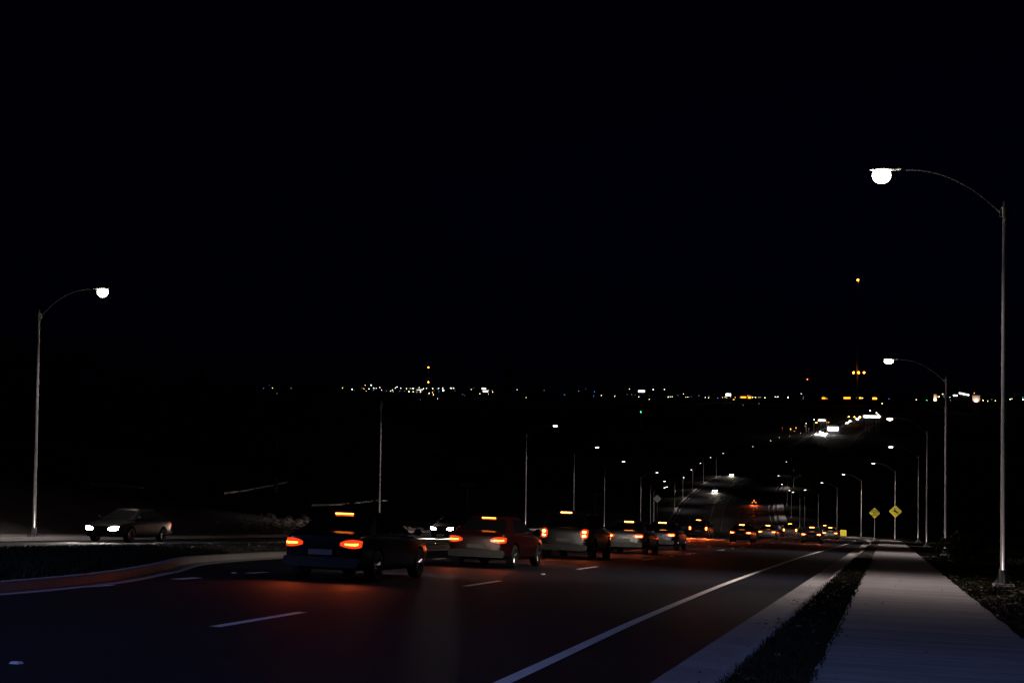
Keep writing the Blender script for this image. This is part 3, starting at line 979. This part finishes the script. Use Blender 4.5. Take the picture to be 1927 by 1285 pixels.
# ------------------------------------------------------------------ far junction: signals, masts
SIGA = glow('signal amber', (1.0, .24, .01), 90.0)
SIGG = glow('signal green', (.05, 1.0, .35), 60.0)
BEAC = glow('beacon orange', (1.0, .20, .01), 60.0)
def box_head(parent, x, z, m, r=.34):
    hd = MB().box(x - .28, x + .28, -.01, .22, z - .62, z + .62).obj('signal_head', BLACKM, parent)
    MB().tube([(x, -.02, z + .38), (x, -.05, z + .38)], r, 10).obj('lit_lens', m, hd)
c = at(1608, 784.5, 1410)
bz = zr(1410)
sg = empty('traffic_signal', (c.x + 11.6, 1410, bz)); tag(sg, 'overhead traffic signal arm with three glowing amber lamps over the far road', 'traffic signal')
hh = c.z - bz
MB().tube([(0, .2, 0), (0, .2, hh + 1)], .16, 8).obj('pole', STEEL2, sg)
MB().tube([(0, .25, hh + .4), (-18, .25, hh + .7)], .09, 6).obj('mast_arm', STEEL2, sg)
for k in (-1, 0, 1): box_head(sg, -11.6 + k * 5.5, hh - .3, SIGA)
c = at(1536.5, 795.5, 1295)
sg2 = empty('traffic_signal', (c.x, 1295, zr(1295))); tag(sg2, 'far signal pole with one amber lamp left of the junction', 'traffic signal')
hh = c.z - zr(1295)
MB().tube([(0, .3, 0), (0, .3, hh + 1)], .14, 8).obj('pole', STEEL2, sg2)
box_head(sg2, 0, hh - .3, SIGA)

def lattice_mast(px, ptop, dist, beacons, label):
    c = at(px, ptop, dist)
    bz = terr_z(c.x, dist)
    root = empty('radio_mast', (c.x, dist, bz)); tag(root, label, 'mast')
    H = c.z - bz
    mb = MB()
    w = .9
    legs = [(w * math.cos(a), w * math.sin(a)) for a in (0.5, 2.6, 4.7)]
    for lx, ly in legs: mb.tube([(lx, ly, 0), (lx, ly, H)], .09, 4)
    z = 0; k = 0
    while z < H - 4:
        for i in range(3):
            a_, b_ = legs[i], legs[(i + 1) % 3]
            mb.tube([(a_[0], a_[1], z), (b_[0], b_[1], z + 4)], .05, 3, False)
        z += 4
    mb.obj('lattice', STEEL2, root)
    for bx, by, m in beacons:
        q = at(bx, by, dist) - Vector((c.x, dist, bz))
        MB().ball((q.x, q.y - 1.0, q.z), 1.1, 1.1, 1.1, 8, 6).obj('beacon', m, root)
        if abs(q.x) > 1.5:
            MB().tube([(0, 0, q.z), (q.x, -1, q.z)], .12, 4).obj('beacon_arm', STEEL2, root)
    return root
lattice_mast(1614.5, 526, 1900, [(1614.5, 527, BEAC), (1606, 701, BEAC), (1616, 701, BEAC), (1626, 701, BEAC)], 'tall dark radio mast with one orange beacon on top and three halfway')
lattice_mast(806.5, 689, 3150, [(806.5, 691, BEAC), (806.5, 719, BEAC)], 'slim mast with two orange beacons above the left city lights')
lattice_mast(1519.5, 712, 3000, [(1519.5, 713.5, glow('beacon red dim', (1, .1, .02), 12))], 'low mast with one dim red beacon on the right horizon')
# dark shaft on the skyline
c = at(958, 688, 2150); bz = terr_z(c.x, 2150)
sh = empty('silo', (c.x, 2150, bz)); tag(sh, 'dark square tower rising over the middle of the skyline', 'tower')
MB().box(-4.6, 4.6, -4.6, 4.6, 0, c.z - bz).obj('shaft', DKWALL, sh)
MB().box(-5.1, 5.1, -5.1, 5.1, c.z - bz, c.z - bz + 1).obj('rim', DKWALL, sh)
MB().box(-24, -4.65, -3, 3, 0, (c.z - bz) * .42).obj('annex', DKWALL, sh)

# ------------------------------------------------------------------ city lights on the horizon
GL = {'w': ('far lamp warm white', (1, .85, .60), 9), 'c': ('far lamp cool white', (.85, .92, 1.0), 9), 'y': ('far lamp yellow', (1, .80, .28), 7), 'o': ('far lamp orange', (1, .27, .015), 8),
      'b': ('far lamp blue', (.10, .28, 1.0), 4), 'g': ('far lamp green', (.05, .9, .35), 7), 'd': ('far lamp dim', (.45, .55, .9), 1.6), 't': ('far lamp teal', (.05, .6, .7), 3), 'v': ('far lamp violet', (.75, .05, .9), 5), 'r': ('far lamp red', (1, .06, .06), 4)}
WORD = {'w': 'warm white', 'c': 'cool white', 'y': 'yellow', 'o': 'orange', 'b': 'blue', 'g': 'green', 'd': 'dim bluish', 't': 'teal', 'v': 'violet', 'r': 'red'}
pts = []
def zoomed(x0, y0, k, lst):
    for zx, zy, c_, s in lst: pts.append((x0 + zx / k, y0 + zy / k, c_, s))
zoomed(480, 680, 4.8175, [(78, 242, 'b', 1), (130, 216, 'b', .7), (159, 240, 'y', 1), (97, 324, 'd', .8), (200, 292, 'd', .8), (327, 242, 'd', 1.2), (793, 240, 'y', 1.2), (880, 253, 'c', 1.6), (901, 261, 't', .8), (969, 240, 'd', .8), (987, 247, 'o', 1.3), (998, 215, 'w', 1), (1008, 267, 'w', 1.4), (1033, 248, 'c', 1.2), (1053, 215, 'w', 1.9), (1078, 240, 'w', 1.2), (1074, 255, 'b', 1.6), (1100, 244, 'w', 1), (1131, 235, 'w', 1.3), (1148, 260, 'w', .9), (1190, 266, 'd', 1), (1228, 267, 'c', 1), (1246, 258, 'y', 1.5), (1252, 274, 'w', .9), (1273, 240, 'w', 1.3), (1287, 231, 'c', 1.5), (1320, 241, 'w', 1.4), (1310, 268, 'd', 1), (1355, 269, 'd', 1.1), (1373, 246, 'w', 1.3), (1410, 246, 'y', 1), (1394, 273, 'w', 1.8), (1434, 244, 'c', 1.9), (1434, 275, 'w', 1.3), (1460, 245, 'y', 1.1), (1478, 246, 'w', 1.6), (1488, 236, 'w', 1.3), (1468, 274, 'w', 1), (1500, 276, 'w', 1.7), (1527, 246, 'w', 1.4), (1555, 244, 'w', 1.1), (1611, 245, 'w', 1.4), (1580, 288, 'w', 1.4), (1608, 281, 'o', 1.7), (1618, 302, 'w', 1.3), (1625, 266, 'd', 1), (1650, 250, 't', 1), (1665, 244, 'w', 1.3), (1655, 337, 'c', 1), (1668, 272, 'b', .8), (1707, 262, 'c', 3.0), (1702, 243, 'c', 1.5), (1777, 242, 'w', 1.9), (1800, 242, 'w', 1.7), (1813, 268, 'd', 1), (1881, 296, 'd', .9), (1898, 310, 'd', .9), (1498, 345, 'd', .6)])
zoomed(860, 700, 4.8175, [(129, 157, 'y', 1.1), (153, 144, 'd', 1), (208, 197, 'y', 1.1), (245, 165, 'c', 1.8), (285, 163, 'o', 1.5), (318, 163, 'd', 1), (356, 166, 'd', 1), (323, 180, 'w', 1.3), (386, 180, 'c', 1.8), (383, 156, 'b', .9), (284, 198, 'y', .9), (491, 181, 'w', 1.1), (546, 161, 'c', .9), (627, 231, 'y', 1), (790, 165, 'd', .9), (977, 205, 'b', .8), (1103, 172, 'd', 1.1), (1167, 153, 'd', .7), (1246, 177, 'b', .9), (1238, 215, 'b', .8), (1310, 211, 'w', 1.1), (1429, 219, 'c', 1), (1562, 154, 'y', 1.2), (1543, 202, 'd', .8), (1583, 202, 'd', .9), (1616, 204, 'd', .8), (1648, 225, 'w', 1.1), (1744, 245, 'y', 1.1), (1780, 158, 'c', 1.9), (1880, 157, 'w', 1.2), (1915, 226, 'w', 1.2)])
zoomed(1000, 680, 3.854, [(993, 257, 'w', 1), (1008, 257, 'w', .9), (1022, 256, 'w', .9), (1063, 247, 'd', .7), (1103, 235, 'y', 1), (1119, 258, 'y', .9), (1135, 257, 'w', .9), (1160, 255, 'd', .9), (1214, 248, 'd', 1)])
zoomed(1300, 720, 8.759, [(240, 242, 'c', .9), (292, 247, 'y', 1.1), (298, 217, 'd', .7), (445, 252, 'b', .7), (524, 246, 'y', 1), (567, 237, 'y', 1), (592, 246, 'y', .9), (656, 238, 'o', .9), (732, 240, 'o', 1), (710, 278, 'y', 1.2), (807, 246, 'd', .9), (1017, 240, 'y', 1.6), (1065, 240, 'y', 1.5), (975, 215, 'v', 1.3), (940, 213, 'o', 1.3), (1144, 238, 'b', 1.3), (1120, 241, 'o', 1), (1223, 247, 'y', 1.4), (1392, 232, 'c', 1.1), (1424, 236, 'c', 1), (1441, 230, 'c', 1), (1604, 240, 'c', 2.4), (1820, 182, 'c', 1), (1857, 230, 'd', .8), (1850, 262, 'd', .8), (862, 366, 'd', 1.1), (1122, 341, 'd', 1), (1646, 762, 'o', 1.7), (1735, 742, 'o', 1.5), (1511, 742, 'r', 1), (1900, 670, 'w', 1.1), (1304, 957, 'w', 1.2)])
zoomed(1500, 740, 9.635, [(543, 96, 'o', 1), (475, 52, 'd', .9), (1075, 80, 'd', 1), (1190, 83, 'c', 1), (1666, 100, 'b', 1), (1542, 183, 'y', 1.2), (115, 60, 'd', .8), (108, 95, 'd', .8), (1322, 315, 'c', 2), (308, 475, 'c', 1.6), (1250, 440, 'g', 1.6), (435, 490, 'g', 1.5), (490, 490, 'g', 1.5), (1440, 355, 'w', 2.2), (1475, 385, 'w', 1.8), (1500, 420, 'w', 2), (1430, 420, 'w', 2), (1360, 420, 'c', 1.6), (1300, 430, 'c', 1.4), (540, 525, 'o', 1.2), (575, 525, 'o', 1.2), (212, 632, 'r', 1.2), (165, 545, 'y', 1)])
zoomed(1750, 690, 10.887, [(260, 560, 'y', 1.6), (155, 612, 'o', 1.2), (188, 613, 'w', 1.5), (285, 612, 'd', 1), (412, 622, 'c', 1), (420, 686, 'd', .8), (468, 583, 'y', 1.2), (497, 652, 'y', 1.6), (908, 540, 'o', 1.5), (1090, 688, 'y', 1.2), (1182, 700, 'y', 1.2), (1262, 666, 'd', 1), (1340, 697, 'y', 1.2), (1645, 662, 'w', 1.5), (1680, 655, 'c', 1), (1900, 630, 't', 1.3), (1910, 672, 'w', 1.8)])
zoomed(0, 480, 4.59, [(598, 1206, 'd', .8), (925, 1192, 'd', .8), (1042, 1212, 'd', .9)])
pts += [(1206, 775, 'g', 2.4)]
zoomed(1427, 680, 3.382, [(1005, 243, 'w', 1), (1072, 246, 'g', 1.2), (832, 238, 'b', 1), (788, 267, 'y', 1)])
HEADME = {}
def hor_y(px):
    v = ray(px, 0); w = ray(px, 1000)
    return 1000 * v.z / (v.z - w.z)
def cluster(px):
    return 'left cluster' if px < 870 else ('middle' if px < 1300 else ('right of the middle' if px < 1720 else 'far right'))
for px, py, k_, s in pts:
    dy = max(py - hor_y(px), 4)
    dist = min(3800, max(1250, 15.5 * F_PX / dy))
    c = at(px, py, dist)
    bz = terr_z(c.x, dist)
    root = empty('floodlight_mast', (c.x, dist, bz))
    H = c.z - bz
    rad = s * .50 * dist / 3000
    key = (k_, round(rad, 1))
    if key not in HEADME:
        mm = MB().ball((0, 0, 0), rad * .95, rad * .95, rad * .95, 8, 6)
        HEADME[key] = mm.data('lantern', glow(*GL[k_]))
    link('lantern', HEADME[key], root, (0, -.3, H))
    if H > 1:
        MB().tube([(0, 0, 0), (0, 0, H - rad * .8)], .14, 4).obj('mast', STEEL2, root)
    tag(root, 'tiny %s lamp among the distant city lights, %s of the skyline' % (WORD[k_], cluster(px)) if px >= 870 else 'tiny %s lamp among the distant city lights in the left cluster' % WORD[k_], 'distant lamp', 'distant lamps, %s, %s' % (WORD[k_], cluster(px)))

# distant lit buildings: (px0, px1, py of strip, strip height px, colour, distance, label)
def shop(px0, px1, py, hpx, col, dist, label, strength=6, tilt=0.0):
    a = at(px0, py, dist); b = at(px1, py, dist)
    bz = min(terr_z(a.x, dist), terr_z(b.x, dist))
    root = empty('building', ((a.x + b.x) / 2, dist, bz))
    tag(root, label, 'building')
    w = (b.x - a.x) / 2
    H = a.z - bz; sh_ = hpx / F_PX * dist
    wl_ = MB().box(-w * 1.25, w * 1.25, .4, 18, 0, H + sh_ * .9).obj('wall', DKWALL, root)
    MB().box(-w * 1.3, w * 1.3, .2, 18.4, H + sh_ * .9, H + sh_ * .9 + .5).obj('roof', DKWALL, root)
    m = glow('lit sign %s %.1f' % (label[:14], strength), col, strength)
    MB().prism([(-w, H - sh_ / 2), (w, H - sh_ / 2 - tilt * w * 2), (w, H + sh_ / 2 - tilt * w * 2), (-w, H + sh_ / 2)], -.2, .38).obj('lit_fascia', m, root)
    return root
shop(1201.5, 1213, 736, 3.0, (1, .96, .88), 2988, 'far building with a short white lit band above the green light')
shop(1366, 1375, 742.5, 4.0, (1, .95, .9), 2988, 'far building with a bright white lit sign right of the middle', 8)
shop(1394, 1404, 747.2, 2.0, (1, .25, .01), 2822, 'far low building with a long orange lit band')
shop(1408, 1413, 748, 2.4, (1, .32, .01), 2805, 'far small building with a short orange lit panel beside the long orange band')
shop(1547, 1553, 749, 2.0, (.02, .9, .45), 2739, 'far low building with a green lit sign')
shop(1588, 1600, 748.6, 2.6, (1, .85, .55), 2739, 'far low building with a row of yellow white lights')
shop(1617, 1621, 748.6, 2.0, (.8, .92, 1), 2755, 'far small building with a pale lit window band')
shop(1642, 1650, 749.5, 3.0, (1, .22, .01), 2739, 'far low building with an orange red lit sign')
shop(909, 918, 736, 2.2, (1, .2, .01), 2905, 'far building with an orange lit band in the middle of the skyline')
shop(907, 914, 731, 2.2, (1, .95, .9), 3071, 'far building with a white lit top above the orange band', 6)
shop(1795, 1804, 744, 1.8, (.12, .25, 1), 2407, 'far building with a blue lit sign at the far right')
shop(1805, 1823.5, 739.5, 2.0, (1, .88, .62), 2324, 'far building with a sloping warm white roof line at the far right', 6, tilt=.2)
shop(1540, 1553, 790.5, 2.4, (.35, 1, .75), 1330, 'far building with a pale green lit canopy left of the junction', 6)
shop(1625, 1656, 783.5, 3.2, (1, .97, .9), 1700, 'far filling station with a wide glaring white canopy beside the junction', 10)
shop(1558, 1577, 806.5, 6.0, (1, .97, .92), 1215, 'far building with a glaring white canopy behind the brightest headlamps', 14)  # made-up glowing canopy standing in for the white blob of the headlamps
for px, py0, py1, w, lab in ((1760, 742, 753, 5, 'far pale wall lit from below, left of the third lamp pole'), (1837, 744, 755, 13, 'far pale block lit from below at the far right')):
    a = at(px, py1, 2240); tz = at(px, py0, 2240).z
    bz = terr_z(a.x, 2240)
    root = empty('building', (a.x, 2240, bz)); tag(root, lab, 'building')
    ww = w / 2 / F_PX * 2240
    MB().box(-ww, ww, 0, 10, 0, tz - bz).obj('wall', PALEWALL, root)
    MB().box(-ww - .3, ww + .3, -.3, 10.3, tz - bz, tz - bz + .5).obj('roof', DKWALL, root)
    ld = bpy.data.lights.new('wall_washer', 'SPOT'); ld.energy = 9000; ld.color = (1, .7, .5); ld.spot_size = R(110); ld.spot_blend = .8
    link('wall_washer', ld, root, (0, -3.5, a.z - bz - 2), (R(150), 0, 0))
    MB().box(-.4, .4, -4.0, -3.6, a.z - bz - 2.6, a.z - bz - 2.3).obj('washer_lamp', BLACKM, root)
    MB().tube([(0, -3.8, 0), (0, -3.8, a.z - bz - 2.5)], .12, 4).obj('washer_post', STEEL2, root)

# ------------------------------------------------------------------ trees
def leaf_mesh(seed, rad, hgt, n, leaf=.5, clumps=34):
    r = random.Random(seed)
    cl = []
    for i in range(clumps):
        while True:
            x, y, z = r.uniform(-1, 1), r.uniform(-1, 1), r.uniform(-1, 1)
            if .25 < x * x + y * y + z * z < 1: break
        cl.append((x * rad, y * rad, z * hgt, r.uniform(.16, .34) * rad))
    mb = MB()
    for i in range(n):
        c_ = r.choice(cl)
        d = Vector((r.gauss(0, 1), r.gauss(0, 1), r.gauss(0, 1))).normalized() * c_[3] * r.random() ** .4
        p = Vector(c_[:3]) + d
        u = Vector((r.gauss(0, 1), r.gauss(0, 1), r.gauss(0, 1))).normalized()
        v = u.cross(Vector((r.gauss(0, 1), r.gauss(0, 1), r.gauss(0, 1)))).normalized()
        s = leaf * r.uniform(.5, 1.2)
        b = len(mb.V)
        mb.V += [tuple(p - u * s), tuple(p + v * s * .5), tuple(p + u * s), tuple(p - v * s * .5)]
        mb.F.append([b, b + 1, b + 2, b + 3])
    return mb.data('crown', LEAF), cl
def branch(mb, p, d, l_, r0, depth, r):
    e = p + d * l_
    mid = p + d * l_ * .5 + Vector((r.gauss(0, .05), r.gauss(0, .05), r.gauss(0, .03))) * l_
    mb.tube([p, mid, e], [r0, r0 * .82, r0 * .62], 6 if depth > 1 else 4, False)
    if depth == 0: return
    for k in range(r.choice((2, 3))):
        nd = (d + Vector((r.gauss(0, .5), r.gauss(0, .5), r.gauss(.12, .3)))).normalized()
        branch(mb, e, nd, l_ * r.uniform(.62, .82), r0 * .6, depth - 1, r)
CROWNS = {}
def tree(x, y, H, rad, label, seed, group=None, bare=False):
    r = random.Random(seed)
    bz = terr_z(x, y)
    root = empty('tree', (x, y, bz - .1)); tag(root, label, 'tree', group)
    mb = MB()
    th = H * (.30 if not bare else .26)
    mb.tube([(0, 0, -.3), (r.uniform(-.2, .2), 0, th * .5), (r.uniform(-.3, .3), .1, th)], [H * .026, H * .021, H * .018], 8, False)
    top = Vector(mb.V[-4])
    for k in range(5 if not bare else 4):
        a = k * 1.3 + r.random()
        branch(mb, Vector((0, 0, th * r.uniform(.8, 1))), Vector((math.cos(a) * .6, math.sin(a) * .6, 1)).normalized(), H * .2, H * .011, 2 if not bare else 4, r)
    mb.obj('trunk', BARK, root)
    if not bare:
        key = (seed % 3, round(rad / H, 1))
        if key not in CROWNS:
            CROWNS[key] = leaf_mesh(seed % 3 + 11, .5 * 2 * key[1] * .5 * 2 * .5 * 2, .36, 5200, .022)[0]
        o = link('crown', CROWNS[key], root, (0, 0, H * .64))
        o.scale = (H, H, H)
    return root
for i, (px, d, H, lab) in enumerate(((1478, 545, 17, 'dark leafy tree hiding the far road, leftmost of its clump'), (1505, 575, 20, 'dark leafy tree in the clump hiding the far road, tallest at its middle'), (1535, 615, 18, 'dark leafy tree at the right of the clump hiding the far road'), (1498, 632, 18, 'dark leafy tree at the back of the clump hiding the far road'), (1562, 582, 15, 'dark leafy tree rightmost of the clump beside the far road'))):
    v = at(px, 850, d)
    tree(max(v.x, 6.5 + off(d) + H * .30), d, H, H * .36, lab, 21 + i, 'trees hiding the far road')
v = at(668, 850, 131); tree(v.x, 131, 12, 5.5, 'faintly lit leafy tree left of the second left street lamp', 31)
v = at(738, 850, 141); tree(v.x, 141, 11, 5.0, 'faintly lit leafy tree behind the second left street lamp', 32)
v = at(1105, 900, 218); tree(v.x, 218, 10, 4, 'bare branching tree between the left street lamps', 33, bare=True)
for i, (px, d, H, lab) in enumerate(((40, 190, 16, 'dark tree silhouette behind the left street lamp, at the picture edge'), (150, 230, 17, 'dark tree silhouette on the left hillside below the lamp flare'), (270, 210, 15, 'dark tree silhouette on the left hillside, third from the edge'), (390, 240, 18, 'dark tree silhouette on the left hillside, fourth from the edge'), (500, 220, 15, 'dark tree silhouette on the left hillside, fifth from the edge'), (590, 250, 17, 'dark tree silhouette at the right end of the left hillside'))):
    v = at(px, 800, d); tree(v.x, d, H, H * .4, lab, 41 + i, 'tree silhouettes on the left hillside')
# scrub on the right
for i, (px, d, lab) in enumerate(((1835, 62, 'faint dark bush behind the nearest right street lamp'), (1800, 75, 'faint dark bush between the first two right street lamps'))):
    v = at(px, 1030, d); bz = terr_z(v.x, d)
    root = empty('bush', (v.x, d, bz)); tag(root, lab, 'bush')
    o = link('foliage', leaf_mesh(60 + i, 1.0, .7, 2600, .07, 20)[0], root, (0, 0, .8))
    st = MB()
    for k in range(5):
        a = k * 1.26; st.tube([(0, 0, -.1), (.4 * math.cos(a), .4 * math.sin(a), .9)], [.03, .012], 5)
    st.obj('stem', BARK, root)

# ------------------------------------------------------------------ overhead lines, guard rails
def utility_pole(px, ptop, d, label):
    t = at(px, ptop, d); bz = terr_z(t.x, d)
    root = empty('utility_pole', (t.x, d, bz)); tag(root, label, 'pole')
    H = t.z - bz
    MB().tube([(0, 0, -.2), (0, 0, H)], [.16, .11], 8).obj('shaft', BARK, root)
    MB().box(-1.2, 1.2, -.06, .06, H - .55, H - .42).obj('crossarm', BARK, root)
    for x in (-1.05, -.35, .35, 1.05):
        MB().tube([(x, 0, H - .42), (x, 0, H - .26)], .05, 6).obj('insulator', mat('porcelain', (.4, .4, .42), .2), root)
    return root, t
u1, t1 = utility_pole(183, 862, 116, 'utility pole with crossarm at far left behind the bank')
u2, t2 = utility_pole(522, 833, 141, 'utility pole with pale reflective bands left of the second lamp')
for z in (905, 912, 919, 926, 836, 843, 850):
    q = at(522, z, 141).z - u2.location.z
    if q > .2: MB().tube([(0, 0, q), (0, 0, q + .28)], .175, 10).obj('reflective_band', WHITES, u2)
u3, t3 = utility_pole(1120, 925, 274, 'utility pole low among the left street lamps')
WIRE = mat('cable', (.35, .36, .4), .3, .8)
def cable(a, b, sag, label, r=.022, grp='overhead cables'):
    ptsc = [a.lerp(b, t) - Vector((0, 0, sag * 4 * t * (1 - t))) for t in np.linspace(0, 1, 24)]
    mb = MB().tube(ptsc, r, 5)
    o = mb.obj('overhead_cable', WIRE); tag(o, label, 'cable', grp)
for k, dz in enumerate((0, .5)):
    cable(t1 - Vector((0, 0, .3 + dz)), t2 - Vector((0, 0, .3 + dz)), 2.0, ['upper', 'lower'][k] + ' cable between the far left pole and the banded pole')
    cable(t2 - Vector((0, 0, .3 + dz)), t3 - Vector((0, 0, .3 + dz)), 2.6, ['upper', 'lower'][k] + ' cable from the banded pole down past the left street lamps')
def guard_rail(pxs, label):
    """pxs: list of (px, py, dist) along the top of the rail"""
    p = [at(*q) for q in pxs]
    root = empty('guard_rail', (p[0].x, p[0].y, terr_z(p[0].x, p[0].y))); tag(root, label, 'guard rail')
    fine = []
    for i in range(len(p) - 1):
        for t in np.linspace(0, 1, 5)[: (5 if i == len(p) - 2 else 4)]:
            fine.append(p[i].lerp(p[i + 1], float(t)) - root.location)
    prof = [(0, 0), (.05, -.05), (.05, -.10), (0, -.155), (.05, -.21), (.05, -.26), (0, -.31)]
    rows = []
    for i, q in enumerate(fine):
        d = (fine[min(i + 1, len(fine) - 1)] - fine[max(i - 1, 0)]); d.z = 0; d.normalize()
        nrm = Vector((d.y, -d.x, 0))
        rows.append([q + nrm * a_ + Vector((0, 0, b_)) for a_, b_ in prof])
    MB().quadgrid(rows).obj('rail', STEEL, root, smooth=True)
    for q in fine[::4]:
        w = q + root.location
        gz = terr_z(w.x, w.y) - root.location.z
        MB().box(q.x - .06, q.x + .06, q.y + .02, q.y + .14, min(gz, q.z - .9) - .2, q.z).obj('post', STEEL2, root)
    return root
def on_ground(px, py, h=.78):
    v = ray(px, py)
    t = 40.0
    while t < 420:
        p = v * t
        if p.z < terr_z(p.x, p.y) + h: return (px, py, p.y)
        t += .5
    return None
for seq, lab in (([(420, 925), (450, 922), (480, 917), (510, 911), (540, 905)], 'curved steel guard rail left of the banded pole'),
                 ([(585, 948), (620, 947), (650, 946), (680, 943), (706, 940), (736, 939)], 'curved steel guard rail running up to the second left lamp'),
                 ([(170, 907), (195, 908), (215, 909), (245, 912), (270, 915)], 'steel guard rail above the paved bank at left')):
    q = [on_ground(*p_) for p_ in seq]
    q = [p_ for p_ in q if p_]
    if len(q) > 1: guard_rail(q, lab)
